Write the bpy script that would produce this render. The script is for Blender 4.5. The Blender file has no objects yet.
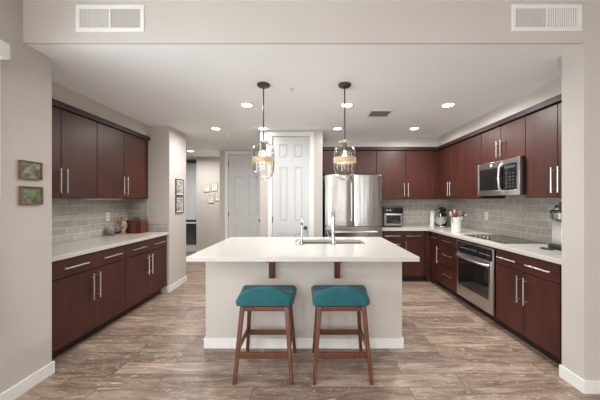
import bpy, bmesh, math, random
from mathutils import Vector, Matrix
random.seed(7)
S = bpy.context.scene
COL = S.collection
PI = math.pi

# ------------------------------------------------------------------ camera
CAMZ = 1.38
cd = bpy.data.cameras.new('camera'); cam = bpy.data.objects.new('camera', cd); COL.objects.link(cam)
cam.location = (0, 0, CAMZ); cam.rotation_euler = (PI/2, 0, 0)
cd.sensor_width = 36; cd.lens = 36*272/600
cd.shift_x = -11/600; cd.shift_y = 0.9/600
cd.clip_start = 0.05
S.camera = cam
S.view_settings.view_transform = 'Standard'; S.view_settings.look = 'None'
S.view_settings.gamma = 1; S.view_settings.use_curve_mapping = False
S.view_settings.exposure = 0.52

# ------------------------------------------------------------------ world + big lights
w = bpy.data.worlds.new('world'); S.world = w; w.use_nodes = True
w.node_tree.nodes['Background'].inputs[0].default_value = (0.92, 0.96, 1.0, 1)
w.node_tree.nodes['Background'].inputs[1].default_value = 1.0

def area(name, loc, rot, sx, sy, power, color=(1, 1, 1), shape='RECTANGLE', spread=PI, parent=None):
    l = bpy.data.lights.new(name, 'AREA'); l.shape = shape; l.size = sx; l.size_y = sy
    l.energy = power; l.color = color; l.spread = spread
    o = bpy.data.objects.new(name, l); COL.objects.link(o); o.location = loc; o.rotation_euler = rot
    if parent: o.parent = parent
    return o
# area lamps added behind the unseen rear openings; daylight through the left window
for wx, ww, wp in ((-1.05, 1.6, 75), (1.75, 0.4, 12)): area('added_rear_daylight', (wx, -4.06, 1.45), (PI/2, 0, 0), ww, 2.2, wp, (1.0, 0.985, 0.97))
area('side_window_daylight', (-2.35, 0.8, 1.4), (0, -PI/2, 0), 1.7, 1.6, 45, (0.97, 0.985, 1.0))
CAN_POWER = 13.0

# ------------------------------------------------------------------ materials
def mat(name, color=(0.8, 0.8, 0.8), rough=0.5, metal=0.0, coat=0.0, spec=0.5, noise=0.0, nscale=8.0, bump=0.0, bscale=60.0,
        emit=None, estr=0.0, stretch=(1, 1, 1), sheen=0.0, aniso=0.0):
    m = bpy.data.materials.new(name); m.use_nodes = True
    nt = m.node_tree; b = nt.nodes['Principled BSDF']
    b.inputs['Base Color'].default_value = (*color, 1); b.inputs['Roughness'].default_value = rough
    b.inputs['Metallic'].default_value = metal; b.inputs['Coat Weight'].default_value = coat
    b.inputs['Specular IOR Level'].default_value = spec
    b.inputs['Sheen Weight'].default_value = sheen; b.inputs['Anisotropic'].default_value = aniso
    if emit: b.inputs['Emission Color'].default_value = (*emit, 1); b.inputs['Emission Strength'].default_value = estr
    tc = nt.nodes.new('ShaderNodeTexCoord'); mp = nt.nodes.new('ShaderNodeMapping')
    mp.inputs['Scale'].default_value = stretch
    nt.links.new(tc.outputs['Object'], mp.inputs['Vector'])
    if noise > 0:
        n = nt.nodes.new('ShaderNodeTexNoise'); n.inputs['Scale'].default_value = nscale; n.inputs['Detail'].default_value = 5
        nt.links.new(mp.outputs[0], n.inputs['Vector'])
        r = nt.nodes.new('ShaderNodeValToRGB')
        lo = tuple(c*(1-noise) for c in color); hi = tuple(min(1, c*(1+noise)) for c in color)
        r.color_ramp.elements[0].position = 0.3; r.color_ramp.elements[1].position = 0.7
        r.color_ramp.elements[0].color = (*lo, 1); r.color_ramp.elements[1].color = (*hi, 1)
        nt.links.new(n.outputs['Fac'], r.inputs[0]); nt.links.new(r.outputs[0], b.inputs['Base Color'])
    if bump > 0:
        n2 = nt.nodes.new('ShaderNodeTexNoise'); n2.inputs['Scale'].default_value = bscale; n2.inputs['Detail'].default_value = 3
        nt.links.new(mp.outputs[0], n2.inputs['Vector'])
        bp = nt.nodes.new('ShaderNodeBump'); bp.inputs['Strength'].default_value = bump; bp.inputs['Distance'].default_value = 0.01
        nt.links.new(n2.outputs['Fac'], bp.inputs['Height']); nt.links.new(bp.outputs[0], b.inputs['Normal'])
    return m

def tile_mat(name, axis):
    m = bpy.data.materials.new(name); m.use_nodes = True
    nt = m.node_tree; b = nt.nodes['Principled BSDF']
    tc = nt.nodes.new('ShaderNodeTexCoord'); sp = nt.nodes.new('ShaderNodeSeparateXYZ'); cb = nt.nodes.new('ShaderNodeCombineXYZ')
    nt.links.new(tc.outputs['Object'], sp.inputs[0])
    nt.links.new(sp.outputs[axis], cb.inputs[0])
    ad = nt.nodes.new('ShaderNodeMath'); ad.operation = 'SUBTRACT'; ad.inputs[1].default_value = 0.914
    nt.links.new(sp.outputs[2], ad.inputs[0]); nt.links.new(ad.outputs[0], cb.inputs[1])
    br = nt.nodes.new('ShaderNodeTexBrick')
    br.inputs['Scale'].default_value = 1; br.inputs['Brick Width'].default_value = 0.205; br.inputs['Row Height'].default_value = 0.0827
    br.inputs['Mortar Size'].default_value = 0.0042; br.inputs['Mortar Smooth'].default_value = 0.3; br.inputs['Bias'].default_value = 0
    br.inputs['Color1'].default_value = (0.375, 0.352, 0.315, 1); br.inputs['Color2'].default_value = (0.455, 0.43, 0.385, 1)
    br.inputs['Mortar'].default_value = (0.62, 0.59, 0.54, 1)
    nt.links.new(cb.outputs[0], br.inputs['Vector'])
    n = nt.nodes.new('ShaderNodeTexNoise'); n.inputs['Scale'].default_value = 14; n.inputs['Detail'].default_value = 3
    nt.links.new(tc.outputs['Object'], n.inputs['Vector'])
    mx = nt.nodes.new('ShaderNodeMixRGB'); mx.blend_type = 'OVERLAY'; mx.inputs[0].default_value = 0.25
    nt.links.new(br.outputs['Color'], mx.inputs[1]); nt.links.new(n.outputs['Fac'], mx.inputs[2])
    nt.links.new(mx.outputs[0], b.inputs['Base Color'])
    bp = nt.nodes.new('ShaderNodeBump'); bp.inputs['Strength'].default_value = 0.5; bp.inputs['Distance'].default_value = 0.003; bp.invert = True
    nt.links.new(br.outputs['Fac'], bp.inputs['Height']); nt.links.new(bp.outputs[0], b.inputs['Normal'])
    b.inputs['Roughness'].default_value = 0.28; b.inputs['Specular IOR Level'].default_value = 0.5
    return m

def floor_mat():
    m = bpy.data.materials.new('wood_plank_tile'); m.use_nodes = True
    nt = m.node_tree; b = nt.nodes['Principled BSDF']; L = nt.links.new
    tc = nt.nodes.new('ShaderNodeTexCoord')
    br = nt.nodes.new('ShaderNodeTexBrick'); br.offset = 0.37
    br.inputs['Scale'].default_value = 1; br.inputs['Brick Width'].default_value = 1.15; br.inputs['Row Height'].default_value = 0.155
    br.inputs['Mortar Size'].default_value = 0.0032; br.inputs['Mortar Smooth'].default_value = 0.2
    br.inputs['Color1'].default_value = (0, 0, 0, 1); br.inputs['Color2'].default_value = (1, 1, 1, 1); br.inputs['Mortar'].default_value = (0.5, 0.5, 0.5, 1)
    L(tc.outputs['Object'], br.inputs['Vector'])
    # shift the grain per plank
    sc = nt.nodes.new('ShaderNodeVectorMath'); sc.operation = 'SCALE'; sc.inputs['Scale'].default_value = 7.3
    L(br.outputs['Color'], sc.inputs[0])
    ad = nt.nodes.new('ShaderNodeVectorMath'); ad.operation = 'ADD'
    L(tc.outputs['Object'], ad.inputs[0]); L(sc.outputs[0], ad.inputs[1])
    def streak(sx, sy, det, dist):
        mp = nt.nodes.new('ShaderNodeMapping'); mp.inputs['Scale'].default_value = (sx, sy, 1); L(ad.outputs[0], mp.inputs[0])
        n = nt.nodes.new('ShaderNodeTexNoise'); n.inputs['Scale'].default_value = 1; n.inputs['Detail'].default_value = det
        n.inputs['Distortion'].default_value = dist; n.inputs['Roughness'].default_value = 0.65; L(mp.outputs[0], n.inputs['Vector']); return n
    n1 = streak(2.2, 11, 8, 1.4); n2 = streak(7, 34, 6, 2.6); n3 = streak(0.8, 1.0, 2, 0)
    cr = nt.nodes.new('ShaderNodeValToRGB'); e = cr.color_ramp.elements
    e[0].position = 0.36; e[0].color = (0.200, 0.134, 0.099, 1)
    e[1].position = 0.66; e[1].color = (0.46, 0.36, 0.29, 1)
    k = e.new(0.5); k.color = (0.31, 0.225, 0.172, 1)
    L(n1.outputs['Fac'], cr.inputs[0])
    pl = nt.nodes.new('ShaderNodeMixRGB'); pl.blend_type = 'MULTIPLY'; pl.inputs[0].default_value = 1
    pr = nt.nodes.new('ShaderNodeValToRGB'); pr.color_ramp.elements[0].color = (0.70, 0.68, 0.67, 1); pr.color_ramp.elements[1].color = (1.2, 1.19, 1.18, 1)
    L(br.outputs['Color'], pr.inputs[0]); L(cr.outputs[0], pl.inputs[1]); L(pr.outputs[0], pl.inputs[2])
    # pale limed streaks
    r2 = nt.nodes.new('ShaderNodeValToRGB'); r2.color_ramp.elements[0].position = 0.59; r2.color_ramp.elements[1].position = 0.64
    L(n2.outputs['Fac'], r2.inputs[0])
    r3 = nt.nodes.new('ShaderNodeMath'); r3.operation = 'MULTIPLY'; r3.inputs[1].default_value = 0.8; L(r2.outputs[0], r3.inputs[0])
    mx = nt.nodes.new('ShaderNodeMixRGB'); mx.inputs[2].default_value = (0.66, 0.59, 0.52, 1)
    L(r3.outputs[0], mx.inputs[0]); L(pl.outputs[0], mx.inputs[1])
    mo = nt.nodes.new('ShaderNodeMixRGB'); mo.inputs[2].default_value = (0.13, 0.105, 0.09, 1)
    L(br.outputs['Fac'], mo.inputs[0]); L(mx.outputs[0], mo.inputs[1]); L(mo.outputs[0], b.inputs['Base Color'])
    b.inputs['Roughness'].default_value = 0.42
    bp = nt.nodes.new('ShaderNodeBump'); bp.inputs['Strength'].default_value = 0.25; bp.inputs['Distance'].default_value = 0.003
    L(n2.outputs['Fac'], bp.inputs['Height']); L(bp.outputs[0], b.inputs['Normal'])
    return m

def glass_mat(name, tint=(0.96, 0.97, 0.97), gloss=1.0, ribs=False):
    m = bpy.data.materials.new(name); m.use_nodes = True
    nt = m.node_tree; nt.nodes.remove(nt.nodes['Principled BSDF']); out = nt.nodes['Material Output']; L = nt.links.new
    t = nt.nodes.new('ShaderNodeBsdfTransparent'); t.inputs[0].default_value = (*tint, 1)
    g = nt.nodes.new('ShaderNodeBsdfGlossy'); g.inputs['Roughness'].default_value = 0.07
    lw = nt.nodes.new('ShaderNodeLayerWeight'); lw.inputs['Blend'].default_value = 0.5
    pw_ = nt.nodes.new('ShaderNodeMath'); pw_.operation = 'POWER'; pw_.inputs[1].default_value = 2.5; L(lw.outputs['Facing'], pw_.inputs[0])
    ad_ = nt.nodes.new('ShaderNodeMath'); ad_.operation = 'ADD'; ad_.inputs[1].default_value = 0.05; L(pw_.outputs[0], ad_.inputs[0])
    mu = nt.nodes.new('ShaderNodeMath'); mu.operation = 'MULTIPLY'; mu.inputs[1].default_value = gloss; L(ad_.outputs[0], mu.inputs[0])
    mx = nt.nodes.new('ShaderNodeMixShader'); L(mu.outputs[0], mx.inputs[0]); L(t.outputs[0], mx.inputs[1]); L(g.outputs[0], mx.inputs[2])
    L(mx.outputs[0], out.inputs['Surface'])
    return m

def art_mat(name, cols, scale=18.0, seed=0.0):
    m = bpy.data.materials.new(name); m.use_nodes = True
    nt = m.node_tree; b = nt.nodes['Principled BSDF']; L = nt.links.new
    tc = nt.nodes.new('ShaderNodeTexCoord'); n = nt.nodes.new('ShaderNodeTexNoise'); n.noise_dimensions = '4D'
    n.inputs['Scale'].default_value = scale; n.inputs['W'].default_value = seed; n.inputs['Detail'].default_value = 4; n.inputs['Distortion'].default_value = 0.6
    L(tc.outputs['Object'], n.inputs['Vector'])
    r = nt.nodes.new('ShaderNodeValToRGB'); e = r.color_ramp.elements
    N = len(cols)
    for i, c in enumerate(cols):
        p = 0.32 + 0.36*i/(N-1)
        if i == 0: k = e[0]; k.position = p
        elif i == N-1: k = e[len(e)-1]; k.position = p
        else: k = e.new(p)
        k.color = (*c, 1)
    L(n.outputs['Fac'], r.inputs[0]); L(r.outputs[0], b.inputs['Base Color']); b.inputs['Roughness'].default_value = 0.4
    return m

WALL = mat('beige_wall_paint', (0.545, 0.512, 0.480), 0.85, bump=0.05, bscale=220, noise=0.015, nscale=3)
CEIL = mat('ceiling_paint', (0.86, 0.885, 0.91), 0.9, bump=0.05, bscale=200, noise=0.01, nscale=3)
TRIM = mat('white_trim_paint', (0.78, 0.78, 0.77), 0.45, noise=0.01, nscale=5)
DOORW = mat('white_door_paint', (0.61, 0.62, 0.625), 0.42, noise=0.01, nscale=5)
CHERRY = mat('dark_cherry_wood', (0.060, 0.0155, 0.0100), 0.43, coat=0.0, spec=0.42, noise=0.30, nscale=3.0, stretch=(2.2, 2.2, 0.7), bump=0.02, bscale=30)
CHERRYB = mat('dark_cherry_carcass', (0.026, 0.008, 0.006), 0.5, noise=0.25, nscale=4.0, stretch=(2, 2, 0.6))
STEEL = mat('brushed_stainless_steel', (0.46, 0.45, 0.44), 0.22, 1.0, noise=0.05, nscale=60, stretch=(3, 3, 0.15), bump=0.5, bscale=2.4)
STEELH = mat('satin_nickel', (0.74, 0.72, 0.70), 0.28, 1.0, noise=0.03, nscale=20)
CHROME = mat('chrome', (0.60, 0.60, 0.60), 0.14, 1.0, noise=0.02, nscale=10)
STEEL2 = mat('appliance_stainless_steel', (0.60, 0.59, 0.575), 0.3, 1.0, noise=0.04, nscale=60, stretch=(1, 1, 12))
SINKM = mat('sink_steel', (0.30, 0.30, 0.295), 0.35, 1.0, noise=0.04, nscale=20)
QUARTZ = mat('white_quartz', (0.57, 0.55, 0.52), 0.2, coat=0.1, noise=0.03, nscale=40)
BLACKG = mat('black_glass', (0.012, 0.012, 0.012), 0.06, coat=0.3, noise=0.1, nscale=8)
BLACKP = mat('black_plastic', (0.018, 0.016, 0.015), 0.38, noise=0.1, nscale=20)
DARKM = mat('dark_bronze_metal', (0.085, 0.075, 0.065), 0.4, 0.7, noise=0.1, nscale=20)
BRASS = mat('woven_brass_band', (0.60, 0.48, 0.32), 0.5, 0.2, noise=0.25, nscale=90, bump=0.4, bscale=150)
TEAL = mat('teal_upholstery', (0.007, 0.092, 0.112), 0.9, sheen=0.15, noise=0.18, nscale=20, bump=0.25, bscale=320)
WALNUT = mat('walnut_stool_wood', (0.105, 0.031, 0.014), 0.36, noise=0.35, nscale=6, stretch=(8, 8, 0.8), coat=0.15)
WHITEP = mat('white_plastic', (0.82, 0.81, 0.79), 0.35, noise=0.01, nscale=10)
CERAM = mat('white_ceramic', (0.80, 0.78, 0.75), 0.2, coat=0.3, noise=0.02, nscale=20)
VENTD = mat('vent_dark_cavity', (0.035, 0.035, 0.035), 0.8, noise=0.1, nscale=20)
LENS = mat('lamp_lens', (0.9, 0.9, 0.88), 0.5, emit=(1.0, 0.93, 0.84), estr=9, noise=0.01)
BULB = mat('bulb_glass_lit', (0.9, 0.85, 0.7), 0.5, emit=(1.0, 0.80, 0.52), estr=4, noise=0.01)
GLASS = glass_mat('clear_pendant_glass', (0.975, 0.975, 0.975), 0.85)
GLASS2 = glass_mat('clear_pane_glass', (0.93, 0.95, 0.95), 0.6)
TILEX = tile_mat('grey_subway_tile_x', 0)
TILEY = tile_mat('grey_subway_tile_y', 1)
FLOORM = floor_mat()

# ------------------------------------------------------------------ mesh helpers
def new(): return bmesh.new()
def box(bm, x0, x1, y0, y1, z0, z1):
    if x0 > x1: x0, x1 = x1, x0
    if y0 > y1: y0, y1 = y1, y0
    if z0 > z1: z0, z1 = z1, z0
    v = [bm.verts.new((x, y, z)) for z in (z0, z1) for y in (y0, y1) for x in (x0, x1)]
    for f in ((0, 2, 3, 1), (4, 5, 7, 6), (0, 1, 5, 4), (2, 6, 7, 3), (0, 4, 6, 2), (1, 3, 7, 5)):
        bm.faces.new([v[i] for i in f])
    return bm
def prism(bm, pts, axis, a, b):
    """extrude a 2D outline; axis 'x': pts=(y,z), 'y': pts=(x,z), 'z': pts=(x,y)"""
    def P(p, t): return {'x': (t, p[0], p[1]), 'y': (p[0], t, p[1]), 'z': (p[0], p[1], t)}[axis]
    A = [bm.verts.new(P(p, a)) for p in pts]; B = [bm.verts.new(P(p, b)) for p in pts]
    n = len(pts)
    bm.faces.new(A); bm.faces.new(B[::-1])
    for i in range(n): bm.faces.new((A[i], B[i], B[(i+1) % n], A[(i+1) % n]))
    return bm
def lathe(bm, prof, c=(0, 0, 0), n=24, close=True):
    rings = []
    for r, z in prof:
        if r < 1e-6: rings.append([bm.verts.new((c[0], c[1], c[2]+z))])
        else: rings.append([bm.verts.new((c[0]+r*math.cos(2*PI*i/n), c[1]+r*math.sin(2*PI*i/n), c[2]+z)) for i in range(n)])
    for a, b in zip(rings, rings[1:]):
        for i in range(n):
            j = (i+1) % n
            if len(a) == 1 and len(b) == 1: continue
            if len(a) == 1: bm.faces.new((a[0], b[j], b[i]))
            elif len(b) == 1: bm.faces.new((a[i], a[j], b[0]))
            else: bm.faces.new((a[i], a[j], b[j], b[i]))
    if close:
        if len(rings[0]) > 1: bm.faces.new(rings[0][::-1])
        if len(rings[-1]) > 1: bm.faces.new(rings[-1])
    return bm
def tube(bm, pts, r, n=10, r2=None):
    pts = [Vector(p) for p in pts]; N = len(pts); rings = []
    prev = None
    for i, p in enumerate(pts):
        d = (pts[min(i+1, N-1)] - pts[max(i-1, 0)]).normalized()
        if prev is None:
            u = d.cross(Vector((0, 0, 1)))
            if u.length < 1e-3: u = d.cross(Vector((0, 1, 0)))
        else: u = prev - d*prev.dot(d)
        u.normalize(); prev = u; v = d.cross(u)
        rr = r if r2 is None else r + (r2-r)*i/(N-1)
        rings.append([bm.verts.new(p + u*rr*math.cos(2*PI*k/n) + v*rr*math.sin(2*PI*k/n)) for k in range(n)])
    for a, b in zip(rings, rings[1:]):
        for k in range(n): bm.faces.new((a[k], a[(k+1) % n], b[(k+1) % n], b[k]))
    bm.faces.new(rings[0][::-1]); bm.faces.new(rings[-1])
    return bm
def beam(bm, p0, p1, w0, d0, w1, d1):
    """tapered square bar with horizontal end cuts"""
    v = []
    for p, w_, d_ in ((p0, w0, d0), (p1, w1, d1)):
        for sx, sy in ((-1, -1), (1, -1), (1, 1), (-1, 1)): v.append(bm.verts.new((p[0]+sx*w_/2, p[1]+sy*d_/2, p[2])))
    bm.faces.new(v[:4][::-1]); bm.faces.new(v[4:])
    for i in range(4): j = (i+1) % 4; bm.faces.new((v[i], v[j], v[4+j], v[4+i]))
    return bm
def ball(bm, c, rx, ry, rz, n=16, m=10):
    prof = [(math.sin(PI*i/m), -math.cos(PI*i/m)) for i in range(m+1)]
    prof[0] = (0, -1); prof[-1] = (0, 1)
    old = set(bm.verts)
    lathe(bm, prof, n=n, close=False)
    for v in bm.verts:
        if v not in old: v.co = Vector((v.co.x*rx+c[0], v.co.y*ry+c[1], v.co.z*rz+c[2]))
    return bm
def xform(bm, M):
    bmesh.ops.transform(bm, matrix=M, verts=bm.verts); return bm
def obj(name, bm, m, parent=None, bevel=0.0, label=None, smooth=True, seg=2, loc=None):
    bmesh.ops.recalc_face_normals(bm, faces=bm.faces)
    me = bpy.data.meshes.new(name); bm.to_mesh(me); bm.free()
    me.materials.append(m)
    if smooth:
        me.shade_smooth(); me.set_sharp_from_angle(angle=math.radians(35))
    o = bpy.data.objects.new(name, me); COL.objects.link(o)
    if parent: o.parent = parent
    if loc: o.location = loc
    if bevel:
        b = o.modifiers.new('bevel', 'BEVEL'); b.width = bevel; b.segments = seg; b.limit_method = 'ANGLE'; b.angle_limit = math.radians(40)
    if label: o['label'] = label
    return o
def thing(name, label, cat, loc=(0, 0, 0), rz=0, group=None):
    o = bpy.data.objects.new(name, None); COL.objects.link(o); o.empty_display_size = 0.1
    o.location = loc; o.rotation_euler = (0, 0, rz); o['label'] = label; o['category'] = cat
    if group: o['group'] = group
    return o
def tag(o, label, cat, group=None):
    o['label'] = label; o['category'] = cat
    if group: o['group'] = group
    return o
def struct(name, bm, m, parent=None, bevel=0.0, label=None):
    o = obj(name, bm, m, parent, bevel, smooth=False)
    if not parent: o['kind'] = 'structure'
    if label: o['label'] = label
    return o
def dup(root, loc=None, rz=None, label=None):
    def cp(o, par):
        c = o.copy(); COL.objects.link(c); c.parent = par
        for ch in o.children: cp(ch, c)
        return c
    r = cp(root, None)
    if loc: r.location = loc
    if rz is not None: r.rotation_euler = (0, 0, rz)
    if label: r['label'] = label
    return r

# ------------------------------------------------------------------ key dimensions
CT = 0.914; CTB = 0.874              # worktop top / underside
CE = 2.514                           # kitchen ceiling
LC = 2.822                           # living-room ceiling
XL, XR = -2.775, 2.615               # kitchen side walls
YB = 5.21                            # kitchen back wall
LWX, RWX = -2.070, 1.963             # opening
UB = 1.412; UT = 2.285               # upper cabinets

# ------------------------------------------------------------------ structure
struct('floor', box(new(), -5.2, 4.8, -4.0, 8.2, -0.1, 0), FLOORM)
struct('ceiling', box(new(), -5.2, 2.9, 1.972, 8.2, CE, CE+0.12), CEIL)
bm = new(); box(bm, -2.3, 4.8, -4.0, 1.96, LC, LC+0.12)
struct('ceiling', bm, CEIL)
struct('wall_header', box(new(), LWX, RWX, 1.955, 1.971, CE, LC), WALL)
# left: living-room wall with a window, kitchen side wing
wl = new(); box(wl, -2.775, LWX, 1.90, 2.172, 0, LC)
box(wl, -2.234, LWX, -4.0, -0.1, 0, LC); box(wl, -2.234, LWX, -0.1, 1.72, 0, 0.55); box(wl, -2.234, LWX, -0.1, 1.72, 2.32, LC)
box(wl, -2.234, LWX, 1.72, 1.90, 0, LC)
struct('wall_left', wl, WALL)
w1 = bpy.data.objects.new('window_1', None); COL.objects.link(w1); w1['kind'] = 'structure'
fr = new()
for a in ((-0.18, -0.1, 0.47, 2.30), (1.72, 1.778, 0.47, 2.30)): box(fr, LWX, LWX+0.018, *a)
box(fr, LWX, LWX+0.018, -0.18, 1.778, 0.47, 0.55); box(fr, LWX-0.1, LWX+0.03, -0.2, 1.75, 0.53, 0.555)
for a in ((-0.1, -0.05, 0.55, 2.32), (1.67, 1.72, 0.55, 2.32), (0.79, 0.83, 0.55, 2.32), (-0.1, 1.72, 0.55, 0.6), (-0.1, 1.72, 2.27, 2.32)):
    box(fr, -2.18, -2.15, *a)
obj('window_frame', fr, TRIM, w1)
obj('pane', box(new(), -2.168, -2.163, -0.05, 1.67, 0.6, 2.27), GLASS2, w1)
# kitchen left side wall, right side wall, back wall, with tiled splashbacks
kl = struct('wall_left_kitchen', box(new(), XL-0.12, XL, 2.172, 4.11, 0, CE), WALL)
struct('backsplash', box(new(), XL, XL+0.010, 2.173, 4.10, CT+0.002, UB-0.003), TILEY, kl, label='grey subway tile splashback')
kr = struct('wall_right_kitchen', box(new(), XR, XR+0.12, 2.13, YB, 0, CE), WALL)
struct('backsplash', box(new(), XR-0.010, XR, 2.13, YB-0.011, CT+0.002, UB+0.02), TILEY, kr, label='grey subway tile splashback')
kb = struct('wall_back', box(new(), 0.186, XR+0.12, YB, YB+0.12, 0, CE), WALL)
struct('backsplash', box(new(), 1.16, XR, YB-0.010, YB, CT+0.002, UB-0.003), TILEX, kb, label='grey subway tile splashback')
# soffits over the upper cabinets
sf = new(); box(sf, XL, -2.450, 2.173, 4.11, UT+0.062, CE)
struct('wall_soffit_left', sf, WALL)
sf = new(); prism(sf, [(XR, 2.13), (XR, YB), (0.19, YB), (0.19, 4.86), (2.262, 4.86), (2.262, 2.13)], 'z', UT+0.062, CE)
struct('wall_soffit_right', sf, WALL)
# stub wall ending the left run
ws = struct('wall_stub', box(new(), -3.9, -2.14, 4.11, 4.66, 0, CE), WALL)
struct('backsplash', box(new(), XL+0.01, -2.142, 4.100, 4.11, CT+0.002, CT+0.125), TILEX, ws, label='two low courses of grey tile')
struct('backsplash', box(new(), XL+0.01, -2.46, 4.100, 4.11, CT+0.125, UB-0.003), TILEX, ws, label='grey tile under the cupboard end')
# right living wall facing the camera
struct('wall_right', box(new(), RWX, 4.8, 1.955, 2.13, 0, LC), WALL)
struct('wall_living_right', box(new(), 4.68, 4.8, -4.0, 1.955, 0, LC), WALL)
wb = new(); box(wb, -2.234, 4.8, -4.12, -4.0, 0, 0.25); box(wb, -2.234, 4.8, -4.12, -4.0, 2.65, LC)
for a_, b_ in ((-2.234, -1.87), (-0.23, 1.54), (1.96, 4.8)): box(wb, a_, b_, -4.12, -4.0, 0.25, 2.65)  # openings in the unseen wall, placed to shape daylight and fridge reflections
struct('wall_rear', wb, WALL)
# pantry block with the bright door
PX0, PX1, PY = -0.825, 0.186, 4.40
pw = new()
DX0, DX1, DT = -0.625, -0.025, 2.425
box(pw, PX0, DX0-0.012, PY, PY+0.1, 0, CE); box(pw, DX1+0.012, PX1, PY, PY+0.1, 0, CE); box(pw, DX0-0.012, DX1+0.012, PY, PY+0.1, DT+0.012, CE)
box(pw, PX0, PX0+0.1, PY+0.1, 6.10, 0, CE); box(pw, PX1-0.1, PX1, PY+0.1, YB+0.12, 0, CE)
struct('wall_pantry', pw, WALL)
# hallway
HX0, HX1 = -1.855, -1.075
hw = new(); box(hw, -2.05, HX0-0.012, 6.10, 6.2, 0, CE); box(hw, HX1+0.012, PX0, 6.10, 6.2, 0, CE); box(hw, HX0-0.012, HX1+0.012, 6.10, 6.2, DT+0.012, CE)
box(hw, -2.05, -1.95, 6.2, 7.0, 0, CE)
struct('wall_hall', hw, WALL)
hp = new(); box(hp, -2.95, -1.95, 7.0, 7.12, 0, CE); box(hp, -2.95, -2.85, 7.12, 7.9, 0, CE); box(hp, -5.1, -2.85, 7.9, 8.0, 0, CE)
struct('wall_hall_back', hp, WALL)
struct('wall_hall_left', box(new(), -5.1, -5.0, 4.66, 7.9, 0, CE), WALL)
struct('wall_hall_front', box(new(), -5.1, -3.9, 4.56, 4.66, 0, CE), WALL)

def panel_door(name, x0, x1, y, top, knob_x, hinge_x, knobm, lab):
    root = bpy.data.objects.new(name, None); COL.objects.link(root); root['kind'] = 'structure'; root['label'] = lab
    root.location = (0, 0, 0)
    lf = new(); g = 0.004; a, b_ = x0+g, x1-g
    box(lf, a, b_, y+0.022, y+0.050, 0.008, top-0.004)
    W = b_-a; st = 0.105 if W < 0.65 else 0.115; mid = (a+b_)/2
    rails = [(0.008, 0.22), (0.84, 1.045), (1.93, 2.075), (top-0.13, top-0.004)]
    for p, q in ((a, a+st), (mid-0.05, mid+0.05), (b_-st, b_)): box(lf, p, q, y+0.010, y+0.0225, 0.008, top-0.004)
    for r0, r1 in rails:
        box(lf, a+st, mid-0.05, y+0.010, y+0.0225, r0, r1); box(lf, mid+0.05, b_-st, y+0.010, y+0.0225, r0, r1)
    for (r0, r1) in ((0.22, 0.84), (1.045, 1.93), (2.075, top-0.13)):
        for p, q in ((a+st, mid-0.05), (mid+0.05, b_-st)):
            i = 0.035; o_ = 0.012
            bq = [lf.verts.new(c) for c in ((p+o_, y+0.0222, r0+o_), (q-o_, y+0.0222, r0+o_), (q-o_, y+0.0222, r1-o_), (p+o_, y+0.0222, r1-o_))]
            tq = [lf.verts.new(c) for c in ((p+i, y+0.013, r0+i), (q-i, y+0.013, r0+i), (q-i, y+0.013, r1-i), (p+i, y+0.013, r1-i))]
            lf.faces.new(tq)
            for k in range(4): lf.faces.new((bq[k], bq[(k+1) % 4], tq[(k+1) % 4], tq[k]))
    obj('door_leaf', lf, DOORW, root, smooth=False)
    cs = new(); c = 0.072
    box(cs, x0-c, x0-0.003, y-0.018, y, 0, top+c); box(cs, x1+0.003, x1+c, y-0.018, y, 0, top+c); box(cs, x0-0.003, x1+0.003, y-0.018, y, top+0.003, top+c)
    box(cs, x0-0.012, x0, y, y+0.09, 0, top); box(cs, x1, x1+0.012, y, y+0.09, 0, top); box(cs, x0-0.012, x1+0.012, y, y+0.09, top, top+0.012)
    obj('door_casing', cs, TRIM, root, 0.003)
    kn = new()
    lathe(kn, [(0, 0), (0.030, 0.0), (0.030, 0.006), (0.011, 0.010), (0.011, 0.035), (0.022, 0.042), (0.028, 0.055), (0.022, 0.070), (0, 0.074)], n=20, close=False)
    xform(kn, Matrix.Translation((knob_x, y+0.010, 0.945)) @ Matrix.Rotation(PI/2, 4, 'X'))
    obj('door_handle', kn, knobm, root)
    for hz in (0.25, 1.08, 2.2):
        h = new(); tube(h, [(hinge_x, y+0.006, hz-0.05), (hinge_x, y+0.006, hz+0.05)], 0.008, 8)
        obj('hinge', h, DARKM, root)
    return root
panel_door('door_1', DX0, DX1, PY, DT, DX1-0.065, DX0+0.003, DARKM, 'white six-panel pantry door beside the refrigerator')
panel_door('door_2', HX0, HX1, 6.10, DT, HX1-0.065, HX0+0.003, DARKM, 'white six-panel door at the end of the hall')

# baseboards
BBH = 0.095; T = 0.014
struct('baseboard_left', box(new(), LWX, LWX+T, -3.9, 2.186, 0, BBH), TRIM, bevel=0.003)
struct('baseboard_left_end', box(new(), LWX-0.03, LWX, 2.172, 2.186, 0, BBH), TRIM)
b_ = new(); box(b_, RWX-T, RWX, 1.941, 2.14, 0, BBH); box(b_, RWX, 4.6, 1.941, 1.955, 0, BBH)
struct('baseboard_right', b_, TRIM, bevel=0.003)
b_ = new(); box(b_, -2.14, -2.126, 4.096, 4.674, 0, BBH); box(b_, -2.165, -2.14, 4.096, 4.11, 0, BBH); box(b_, -3.8, -2.14, 4.66, 4.674, 0, BBH)
struct('baseboard_stub', b_, TRIM, bevel=0.003)
b_ = new(); box(b_, PX0-T, DX0-0.075, PY-T, PY, 0, BBH); box(b_, DX1+0.075, PX1, PY-T, PY, 0, BBH); box(b_, PX0-T, PX0, PY, 6.1, 0, BBH)
struct('baseboard_pantry', b_, TRIM, bevel=0.003)
b_ = new(); box(b_, -2.05, HX0-0.075, 6.086, 6.10, 0, BBH); box(b_, -2.95, -2.05, 6.986, 7.0, 0, BBH)
struct('baseboard_hall', b_, TRIM, bevel=0.003)

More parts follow.
